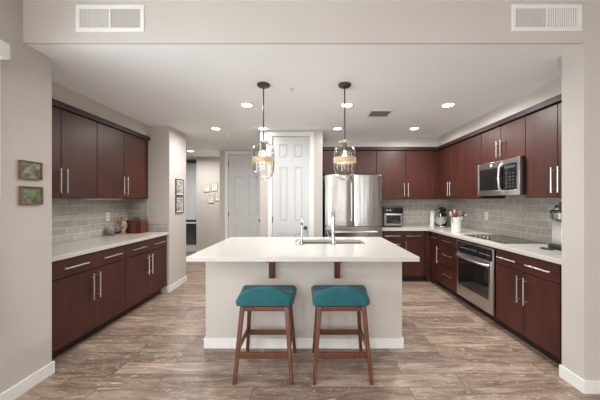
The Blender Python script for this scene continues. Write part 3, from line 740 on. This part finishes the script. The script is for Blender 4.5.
obj('display', box(new(), dW+0.03, W2-0.06, 0.002, 0.0045, H2-0.105, H2-0.072), mat('display_glow', (0.02, 0.03, 0.03), 0.2, emit=(0.6, 0.8, 0.85), estr=0.08), kp)
bm = new()
for r in range(5):
    for c in range(3):
        x = dW+0.045+c*0.052; z = 0.085+r*0.038; box(bm, x, x+0.03, 0.0025, 0.0045, z, z+0.016)
obj('keypad', bm, mat('keypad_grey', (0.045, 0.045, 0.045), 0.5, noise=0.05), kp)
bm = new(); lathe(bm, [(0, 0), (0.017, 0), (0.017, 0.002), (0, 0.002)], n=20, close=False); xform(bm, Matrix.Translation((dW*0.60, 0, H2-0.038)) @ Matrix.Rotation(PI/2, 4, 'X'))
bd = obj('badge', bm, WHITEP, md_, label='round maker emblem')

# ------------------------------------------------------------------ wall oven
ov = thing('built_in_oven', 'stainless built-in oven with dark glass door under the cooktop', 'oven', (RFX-0.004, OY1-0.018, 0.130), -PI/2)
W3, H3 = OY1-OY0-0.036, 0.718
obj('body', box(new(), 0.004, W3-0.004, 0.03, 0.52, 0.004, H3-0.004), BLACKP, ov)
bm = new()
for q in ((-0.010, 0.012, -0.004, H3+0.004), (W3-0.012, W3+0.010, -0.004, H3+0.004), (0.012, W3-0.012, H3-0.014, H3+0.004), (0.012, W3-0.012, -0.004, 0.01)): box(bm, q[0], q[1], -0.020, -0.002, q[2], q[3])
obj('frame', bm, STEEL2, ov, 0.002)
cpz = H3-0.135
k = obj('control_panel', box(new(), 0.013, W3-0.013, -0.022, 0.0, cpz, H3-0.016), BLACKG, ov)
obj('display', box(new(), W3*0.40, W3*0.62, -0.0235, -0.0222, cpz+0.045, cpz+0.085), mat('oven_display', (0.03, 0.035, 0.04), 0.15, emit=(0.4, 0.6, 0.8), estr=0.02), k)
bm = new()
for i in range(6):
    for sgn in (-1, 1):
        x = W3*0.51+sgn*(0.12+0.035*i); box(bm, x, x+0.018, -0.0235, -0.0222, cpz+0.055, cpz+0.063)
obj('touch_keys', bm, mat('key_marks', (0.35, 0.35, 0.35), 0.5, noise=0.05), k)
bm = new(); dz0, dz1 = 0.012, cpz-0.006
for q in ((0.013, 0.055, dz0, dz1), (W3-0.055, W3-0.013, dz0, dz1), (0.055, W3-0.055, dz0, dz0+0.14), (0.055, W3-0.055, dz1-0.10, dz1)): box(bm, q[0], q[1], -0.030, 0.0, q[2], q[3])
od = obj('door', bm, STEEL2, ov, 0.002)
obj('door_window', box(new(), 0.055, W3-0.055, -0.028, -0.002, dz0+0.14, dz1-0.10), BLACKG, od)
obj('door_glass_panel', box(new(), 0.05, W3-0.05, -0.0315, -0.0302, dz0+0.135, dz1-0.075), BLACKG, od)
bm = new(); hz = dz1-0.045
tube(bm, [(0.03, -0.034, hz), (0.06, -0.062, hz), (W3*0.3, -0.080, hz), (W3*0.5, -0.084, hz), (W3*0.7, -0.080, hz), (W3-0.06, -0.062, hz), (W3-0.03, -0.034, hz)], 0.013, 12)
obj('handle', bm, STEELH, od)
bm = new(); lathe(bm, [(0, 0), (0.019, 0), (0.019, 0.002), (0, 0.002)], n=20, close=False); xform(bm, Matrix.Translation((W3*0.5, -0.030, dz0+0.055)) @ Matrix.Rotation(PI/2, 4, 'X'))
obj('badge', bm, CHROME, od, label='round maker emblem')

# ------------------------------------------------------------------ cooktop
ck = thing('cooktop', 'black glass electric cooktop set on the right worktop above the oven', 'cooktop', (2.33, 3.345, CT+0.0005))
obj('glass_top', box(new(), -0.235, 0.235, -0.375, 0.375, 0, 0.007), BLACKG, ck, 0.003)
bm = new()
for (x, y, r) in ((0.10, 0.2, 0.09), (0.10, -0.2, 0.075), (-0.09, 0.22, 0.075), (-0.09, -0.22, 0.10)):
    lathe(bm, [(r-0.003, 0.0072), (r, 0.0072), (r, 0.0076), (r-0.003, 0.0076), (r-0.003, 0.0072)], (x, y, 0), 40, close=False)
obj('burner_ring', bm, mat('burner_grey', (0.12, 0.12, 0.12), 0.4, noise=0.05), ck)
for i in range(4):
    bm = new(); lathe(bm, [(0, 0.0072), (0.022, 0.0072), (0.020, 0.024), (0.017, 0.028), (0, 0.028)][::-1], (-0.165, -0.02+0.075*i, 0), 18, close=False)
    obj('knob', bm, SINKM, ck)

# ------------------------------------------------------------------ counter-top items
to = thing('toaster_oven', 'black and steel toaster oven on the back worktop beside the refrigerator', 'toaster oven', (1.462, 4.82, CT))
obj('body', box(new(), -0.180, 0.180, 0.012, 0.30, 0.018, 0.365), BLACKP, to, 0.012, seg=3)
bm = new()
for q in ((-0.165, -0.125, 0.03, 0.245), (0.125, 0.165, 0.03, 0.245), (-0.125, 0.125, 0.03, 0.065), (-0.125, 0.125, 0.205, 0.245)): box(bm, q[0], q[1], -0.006, 0.0115, q[2], q[3])
td = obj('door', bm, STEEL, to, 0.003)
obj('door_window', box(new(), -0.125, 0.125, 0.0, 0.011, 0.065, 0.205), BLACKG, td)
bm = new(); tube(bm, [(-0.13, -0.008, 0.228), (-0.13, -0.035, 0.228), (0.13, -0.035, 0.228), (0.13, -0.008, 0.228)], 0.007, 8); obj('handle', bm, STEELH, td)
bm = new(); prism(bm, [(0.010, 0.255), (0.010, 0.345), (0.0, 0.335), (-0.004, 0.262)], 'x', -0.165, 0.165); cpn = obj('control_panel', bm, BLACKG, to)
for x in (-0.115, -0.06):
    bm = new(); lathe(bm, [(0, 0), (0.017, 0), (0.015, 0.014), (0, 0.015)], n=16, close=False); xform(bm, Matrix.Translation((x, -0.002, 0.30)) @ Matrix.Rotation(PI/2, 4, 'X')); obj('knob', bm, STEELH, cpn)
for x in (-0.15, 0.15):
    for y in (0.04, 0.27):
        bm = new(); lathe(bm, [(0, 0), (0.012, 0), (0.012, 0.019), (0, 0.019)], (x, y, 0), 10, close=False); obj('foot', bm, BLACKP, to)

mx_ = thing('stand_mixer', 'black and chrome stand mixer with steel bowl in the worktop corner', 'stand mixer', (2.335, 4.86, CT), math.radians(-48))
bm = new(); prism(bm, [(-0.085, -0.10), (0.085, -0.10), (0.10, 0.0), (0.085, 0.13), (-0.085, 0.13), (-0.10, 0.0)], 'z', 0, 0.03); obj('base', bm, STEEL, mx_, 0.008, seg=3)
bm = new(); prism(bm, [(0.06, 0.03), (0.13, 0.03), (0.125, 0.25), (0.05, 0.25), (0.055, 0.14)], 'x', -0.045, 0.045); obj('column', bm, BLACKP, mx_, 0.012, seg=3)
bm = new(); ball(bm, (0, 0.0, 0.30), 0.062, 0.155, 0.058); obj('head', bm, BLACKP, mx_)
bm = new(); lathe(bm, [(0, 0), (0.032, 0), (0.032, 0.03), (0, 0.03)], n=20, close=False); xform(bm, Matrix.Translation((0, -0.135, 0.30)) @ Matrix.Rotation(PI/2, 4, 'X')); obj('hub_cap', bm, CHROME, mx_)
bm = new(); lathe(bm, [(0, 0.032), (0.05, 0.034), (0.055, 0.05), (0.092, 0.10), (0.104, 0.17), (0.108, 0.19), (0.104, 0.19), (0.098, 0.17), (0.086, 0.10), (0.05, 0.056), (0, 0.05)], (0, -0.04, 0), 28, close=False); obj('bowl', bm, CHROME, mx_)
bm = new(); tube(bm, [(0, -0.04, 0.25), (0, -0.04, 0.12)], 0.008, 8); obj('beater', bm, CHROME, mx_)
cn = thing('canister', 'tall white canister on the back worktop left of the stand mixer', 'canister', (2.275, 5.10, CT))
bm = new(); lathe(bm, [(0, 0), (0.045, 0), (0.046, 0.24), (0.045, 0.245), (0, 0.245)], n=24, close=False); obj('jar', bm, CERAM, cn)
bm = new(); lathe(bm, [(0, 0.246), (0.047, 0.246), (0.044, 0.268), (0.012, 0.272), (0.012, 0.285), (0, 0.286)], n=24, close=False); obj('lid', bm, CERAM, cn)

crk = thing('utensil_crock', 'white rectangular-looking ceramic crock holding cooking utensils on the corner of the right worktop', 'crock', (2.160, 4.05, CT))
crk['label'] = 'white ceramic crock full of cooking utensils on the right worktop'
bm = new(); lathe(bm, [(0, 0), (0.064, 0), (0.068, 0.01), (0.068, 0.215), (0.071, 0.222), (0.063, 0.222), (0.061, 0.02), (0, 0.015)], n=28, close=False); obj('pot', bm, CERAM, crk)
UR = mat('red_silicone', (0.20, 0.03, 0.03), 0.45, noise=0.05); UP = mat('pink_silicone', (0.75, 0.42, 0.38), 0.5, noise=0.05); UW = mat('pale_wood', (0.55, 0.38, 0.22), 0.6, noise=0.2, nscale=20)
def utensil(nm, lab, dx, dy, ang, az, m_head, kind, length=0.30):
    t = thing(nm, lab, 'utensil', (crk.location[0]+dx, crk.location[1]+dy, CT+0.024)); t.rotation_euler = (0, math.radians(ang), math.radians(az))
    bm = new(); tube(bm, [(0, 0, 0), (0, 0, length-0.06)], 0.0055, 8); obj('handle', bm, STEELH if kind != 'wood' else UW, t)
    bm = new()
    if kind == 'spoon' or kind == 'wood': ball(bm, (0, 0, length-0.02), 0.030, 0.012, 0.042)
    elif kind == 'spatula': box(bm, -0.03, 0.03, -0.004, 0.004, length-0.065, length+0.03)
    elif kind == 'whisk':
        for k in range(5):
            a_ = PI*k/5; pts = [(0.030*math.sin(PI*s/10)*math.cos(a_)*(1 if 1 else 1), 0.030*math.sin(PI*s/10)*math.sin(a_), length-0.06+0.10*s/10) for s in range(11)]
            tube(bm, pts, 0.0016, 5); tube(bm, [(-p[0], -p[1], p[2]) for p in pts], 0.0016, 5)
    elif kind == 'ladle': lathe(bm, [(0, -0.03), (0.025, -0.022), (0.036, 0.0), (0.034, 0.0), (0.023, -0.020), (0, -0.027)], (0.02, 0, length-0.02), 16, close=False)
    obj('head', bm, m_head, t, 0.002 if kind == 'spatula' else 0)
utensil('spoon', 'red spoon standing upright in the white crock', 0.005, -0.035, -7, 0, UR, 'spoon', 0.255)
utensil('spoon', 'pink spoon leaning left in the white crock', -0.02, -0.012, -20, 25, UP, 'spoon', 0.285)
utensil('ladle', 'steel ladle leaning right in the white crock', 0.01, -0.01, 20, -10, CHROME, 'ladle', 0.29)
utensil('whisk', 'wire whisk in the middle of the white crock', 0.03, -0.015, 6, 0, CHROME, 'whisk', 0.27)
utensil('spoon', 'black spoon leaning far right in the white crock', 0.02, 0.015, 25, 10, BLACKP, 'spoon', 0.28)
utensil('wooden_spoon', 'wooden spoon leaning back in the white crock', 0.015, 0.03, 14, 80, UW, 'wood', 0.30)

# coffee maker at the right end
cf = thing('coffee_grinder', 'tall steel coffee grinder with black lid at the right end of the worktop', 'coffee grinder', (2.40, 2.60, CT))
obj('base', box(new(), -0.075, 0.10, -0.075, 0.075, 0, 0.05), BLACKP, cf, 0.010)
bm = new(); prism(bm, [(-0.055, 0.051), (0.06, 0.051), (0.055, 0.27), (0.075, 0.285), (-0.04, 0.285), (-0.050, 0.27)], 'y', -0.055, 0.055); obj('column', bm, STEELH, cf, 0.006)
bm = new(); lathe(bm, [(0.045, 0.286), (0.085, 0.292), (0.090, 0.352), (0.086, 0.352), (0.081, 0.297), (0.045, 0.291), (0.045, 0.286)], (0.0, 0, 0), 28, close=False); obj('hopper', bm, STEEL, cf)
bm = new(); lathe(bm, [(0, 0.353), (0.092, 0.353), (0.092, 0.372), (0.07, 0.380), (0.05, 0.41), (0.05, 0.425), (0.02, 0.43), (0.02, 0.455), (0, 0.456)], (0.0, 0, 0), 28, close=False); obj('lid', bm, BLACKP, cf)
bm = new(); lathe(bm, [(0, 0), (0.016, 0), (0.014, 0.012), (0, 0.013)], n=16, close=False); xform(bm, Matrix.Translation((0.02, -0.075, 0.026)) @ Matrix.Rotation(PI/2, 4, 'X')); obj('knob', bm, CHROME, cf)
cw = new(); n = 26
tube(cw, [(2.27+0.038*math.cos(2*PI*k/n), 2.62+0.055*math.sin(2*PI*k/n), CT+0.0055) for k in range(n)]+[(2.308, 2.622, CT+0.0055)], 0.0045, 7)
o = obj('power_cord', cw, BLACKP); tag(o, 'coiled black cord on the worktop before the coffee grinder', 'cord')

# left counter items
AB = art_mat('beige_mottled_ceramic', [(0.13, 0.08, 0.045), (0.36, 0.26, 0.17), (0.66, 0.56, 0.44)], 30, 3)
jr = thing('glass_jar', 'small clear jar of pale sweets, leftmost item on the left worktop', 'jar', (-2.69, 3.66, CT))
bm = new(); lathe(bm, [(0, 0), (0.048, 0), (0.056, 0.015), (0.056, 0.075), (0.044, 0.098), (0.044, 0.108), (0.040, 0.108), (0.040, 0.096), (0.052, 0.073), (0.052, 0.016), (0, 0.006)], n=24, close=False); obj('jar_body', bm, GLASS2, jr)
bm = new(); lathe(bm, [(0, 0.109), (0.047, 0.109), (0.047, 0.124), (0.012, 0.128), (0.012, 0.140), (0, 0.142)], n=24, close=False); obj('lid', bm, STEELH, jr)
bm = new()
for k in range(26):
    a_ = random.random()*2*PI; r = random.random()**0.5*0.036; z = 0.02+0.013*(k//6)
    ball(bm, (r*math.cos(a_), r*math.sin(a_), z), 0.012, 0.012, 0.010, 8, 6)
obj('contents', bm, AB, jr)
fg = thing('figurine', 'beige ceramic bird figurine standing between the jar and the red box', 'figurine', (-2.645, 3.83, CT))
bm = new(); lathe(bm, [(0, 0), (0.040, 0), (0.042, 0.012), (0.026, 0.025), (0.030, 0.05), (0.046, 0.09), (0.048, 0.13), (0.032, 0.165), (0.022, 0.185), (0.028, 0.205), (0.026, 0.225), (0.010, 0.238), (0, 0.24)], n=20, close=False); obj('body', bm, AB, fg)
bm = new(); prism(bm, [(0.02, 0.215), (0.052, 0.205), (0.02, 0.200)], 'y', -0.006, 0.006); obj('beak', bm, AB, fg)
bm = new(); prism(bm, [(-0.035, 0.08), (-0.085, 0.17), (-0.065, 0.17), (-0.03, 0.13)], 'y', -0.008, 0.008); obj('tail', bm, AB, fg)
tn = thing('storage_box', 'red-brown box with an olive stripe at the far end of the left worktop', 'box', (-2.535, 3.955, CT+0.004))
RB = mat('red_brown_leather', (0.10, 0.024, 0.015), 0.45, noise=0.25, nscale=14); OL = mat('olive_stripe', (0.12, 0.085, 0.04), 0.6, noise=0.15)
bm = new(); prism(bm, [(-0.115, 0), (0.115, 0), (0.12, 0.16), (0.10, 0.185), (-0.10, 0.185), (-0.12, 0.16)], 'y', -0.08, 0.08); obj('body', bm, RB, tn, 0.008, seg=3)
bm = new(); box(bm, -0.03, 0.03, -0.082, 0.082, 0.001, 0.187); obj('stripe', bm, OL, tn, 0.002)
bm = new(); tube(bm, [(-0.05, 0, 0.188), (-0.035, 0, 0.205), (0.035, 0, 0.205), (0.05, 0, 0.188)], 0.007, 8); obj('handle', bm, BLACKP, tn)
o = obj('place_mat', box(new(), -2.74, -2.36, 3.74, 4.06, CT+0.0008, CT+0.003), mat('terracotta_mat', (0.45, 0.25, 0.18), 0.7, noise=0.2, nscale=12)); tag(o, 'terracotta coloured mat under the red-brown box on the left worktop', 'mat')
# move the figurine onto the mat surface
fg.location.z = CT+0.0035

# under-cabinet light
o = obj('under_cabinet_light', box(new(), -2.70, -2.60, 3.15, 3.75, UB-0.020, UB-0.001), WHITEP, bevel=0.003); tag(o, 'slim white strip light fixed under the far left wall cabinet', 'light')

# outlets
def outlet(loc, rz, lab):
    t = thing('wall_outlet', lab, 'outlet', loc, rz)
    obj('plate', box(new(), -0.036, 0.036, -0.006, 0, -0.058, 0.058), WHITEP, t, 0.002)
    for z in (-0.022, 0.022):
        s = obj('socket', box(new(), -0.017, 0.017, -0.008, -0.0062, z-0.014, z+0.014), CERAM, t, 0.001)
        bm = new(); box(bm, -0.008, -0.005, -0.0085, -0.0081, z-0.005, z+0.006); box(bm, 0.005, 0.008, -0.0085, -0.0081, z-0.005, z+0.006); obj('slot', bm, VENTD, s)
outlet((XL+0.0105, 3.70, 1.165), PI/2, 'white wall outlet in the tiles of the left wall')
outlet((XR-0.0105, 4.03, 1.16), -PI/2, 'white wall outlet in the tiles of the right wall left of the cooktop')

# ------------------------------------------------------------------ pictures
def picture(nm, lab, loc, rz, w_, h_, art, framem, fw=0.014, mat_w=0.0, depth=0.02, grp=None):
    t = thing(nm, lab, 'picture', loc, rz, grp); a_, b_ = w_/2, h_/2
    bm = new()
    for q in ((-a_, a_, b_-fw, b_), (-a_, a_, -b_, -b_+fw), (-a_, -a_+fw, -b_+fw, b_-fw), (a_-fw, a_, -b_+fw, b_-fw)): box(bm, q[0], q[1], -depth, -0.001, q[2], q[3])
    obj('frame', bm, framem, t, 0.002)
    if mat_w: obj('mount', box(new(), -a_+fw, a_-fw, -depth*0.5, -0.002, -b_+fw, b_-fw), WHITEP, t)
    i = fw+mat_w
    y = -depth*0.5-0.001 if mat_w else -depth*0.5
    obj('print', box(new(), -a_+i, a_-i, y, y+0.0008, -b_+i, b_-i), art, t)
GF = mat('antique_gold_wood', (0.16, 0.085, 0.035), 0.45, noise=0.3, nscale=30); BF = mat('black_frame', (0.07, 0.065, 0.06), 0.4, noise=0.1)
CF = mat('cream_frame', (0.50, 0.44, 0.32), 0.5, noise=0.03)
A1 = art_mat('landscape_paint_a', [(0.05, 0.06, 0.04), (0.13, 0.13, 0.08), (0.22, 0.22, 0.15), (0.42, 0.38, 0.28)], 22, 1)
A2 = art_mat('landscape_paint_b', [(0.05, 0.07, 0.02), (0.12, 0.13, 0.04), (0.17, 0.17, 0.07), (0.12, 0.24, 0.22), (0.38, 0.36, 0.25)], 22, 5)
A3 = art_mat('mono_photo', [(0.05, 0.05, 0.05), (0.35, 0.34, 0.33), (0.75, 0.73, 0.70)], 22, 9)
A4 = art_mat('botanical_print', [(0.30, 0.34, 0.14), (0.72, 0.68, 0.48), (0.80, 0.77, 0.68)], 26, 12)
picture('framed_picture', 'small landscape in a gold frame on the left wall, the upper of two', (LWX, 2.001, 1.604), PI/2, 0.160, 0.135, A1, GF, 0.009)
picture('framed_picture', 'small green landscape in a gold frame on the left wall, the lower of two', (LWX, 2.005, 1.419), PI/2, 0.160, 0.135, A2, GF, 0.009)
picture('framed_picture', 'black and white photo in a dark frame on the stub wall, the upper of two', (-2.14, 4.41, 1.60), PI/2, 0.26, 0.265, A3, BF, 0.013, 0.02)
picture('framed_picture', 'black and white photo in a dark frame on the stub wall, the lower of two', (-2.14, 4.41, 1.32), PI/2, 0.26, 0.265, A3, BF, 0.013, 0.02)
for (x, z, lab) in ((-2.676, 1.715, 'small botanical print on the hall wall, top left of four'), (-2.483, 1.740, 'small botanical print on the hall wall, top right of four'),
                    (-2.573, 1.430, 'small botanical print on the hall wall, bottom left of four'), (-2.385, 1.483, 'small botanical print on the hall wall, bottom right of four, half hidden by the corner')):
    picture('framed_picture', lab, (x, 7.0, z), 0, 0.155, 0.205, A4, CF, 0.016, 0.022)

# ------------------------------------------------------------------ hall cabinet
hc = thing('hall_cabinet', 'white built-in cabinet with bench ledge at the far end of the hall', 'cabinet', (-3.35, 7.45, 0))
G1 = mat('grey_white_lacquer', (0.78, 0.80, 0.82), 0.4, noise=0.02)
obj('upper_body', box(new(), -0.39, 0.39, 0.02, 0.44, 0.86, 2.42), G1, hc)
d_ = obj('door', box(new(), -0.385, 0.385, 0, 0.019, 0.865, 2.41), G1, hc, 0.003)
bm = new(); ball(bm, (0.33, -0.012, 1.68), 0.018, 0.012, 0.030, 10, 8); obj('knob', bm, BLACKP, d_)
obj('ledge', box(new(), -0.39, 0.39, -0.06, 0.44, 0.76, 0.80), TRIM, hc, 0.003)
bm = new(); box(bm, -0.39, -0.36, -0.02, 0.44, 0.12, 0.759); box(bm, 0.36, 0.39, -0.02, 0.44, 0.12, 0.759); obj('side_panel', bm, TRIM, hc)
obj('back_panel', box(new(), -0.36, 0.36, 0.36, 0.38, 0.12, 0.759), mat('dark_grey_back', (0.12, 0.12, 0.12), 0.6, noise=0.05), hc)
obj('plinth', box(new(), -0.39, 0.39, -0.02, 0.44, 0, 0.119), TRIM, hc)
obj('rail', box(new(), -0.39, 0.39, 0.02, 0.44, 0.801, 0.859), VENTD, hc)

# ------------------------------------------------------------------ roller-shade cassette at the left window
rs = thing('roller_shade', 'white roller shade cassette over the window at the upper left edge', 'window shade', (LWX, 0.805, 2.305))
obj('cassette', box(new(), 0.001, 0.095, -0.98, 0.985, 0.0, 0.105), TRIM, rs, 0.008, seg=3)
obj('end_cap', box(new(), 0.006, 0.088, 0.9855, 0.990, 0.008, 0.097), WHITEP, rs)
bm = new(); tube(bm, [(0.05, 0.96, -0.001), (0.05, 0.96, -0.9)], 0.003, 6); obj('chain', bm, WHITEP, rs)
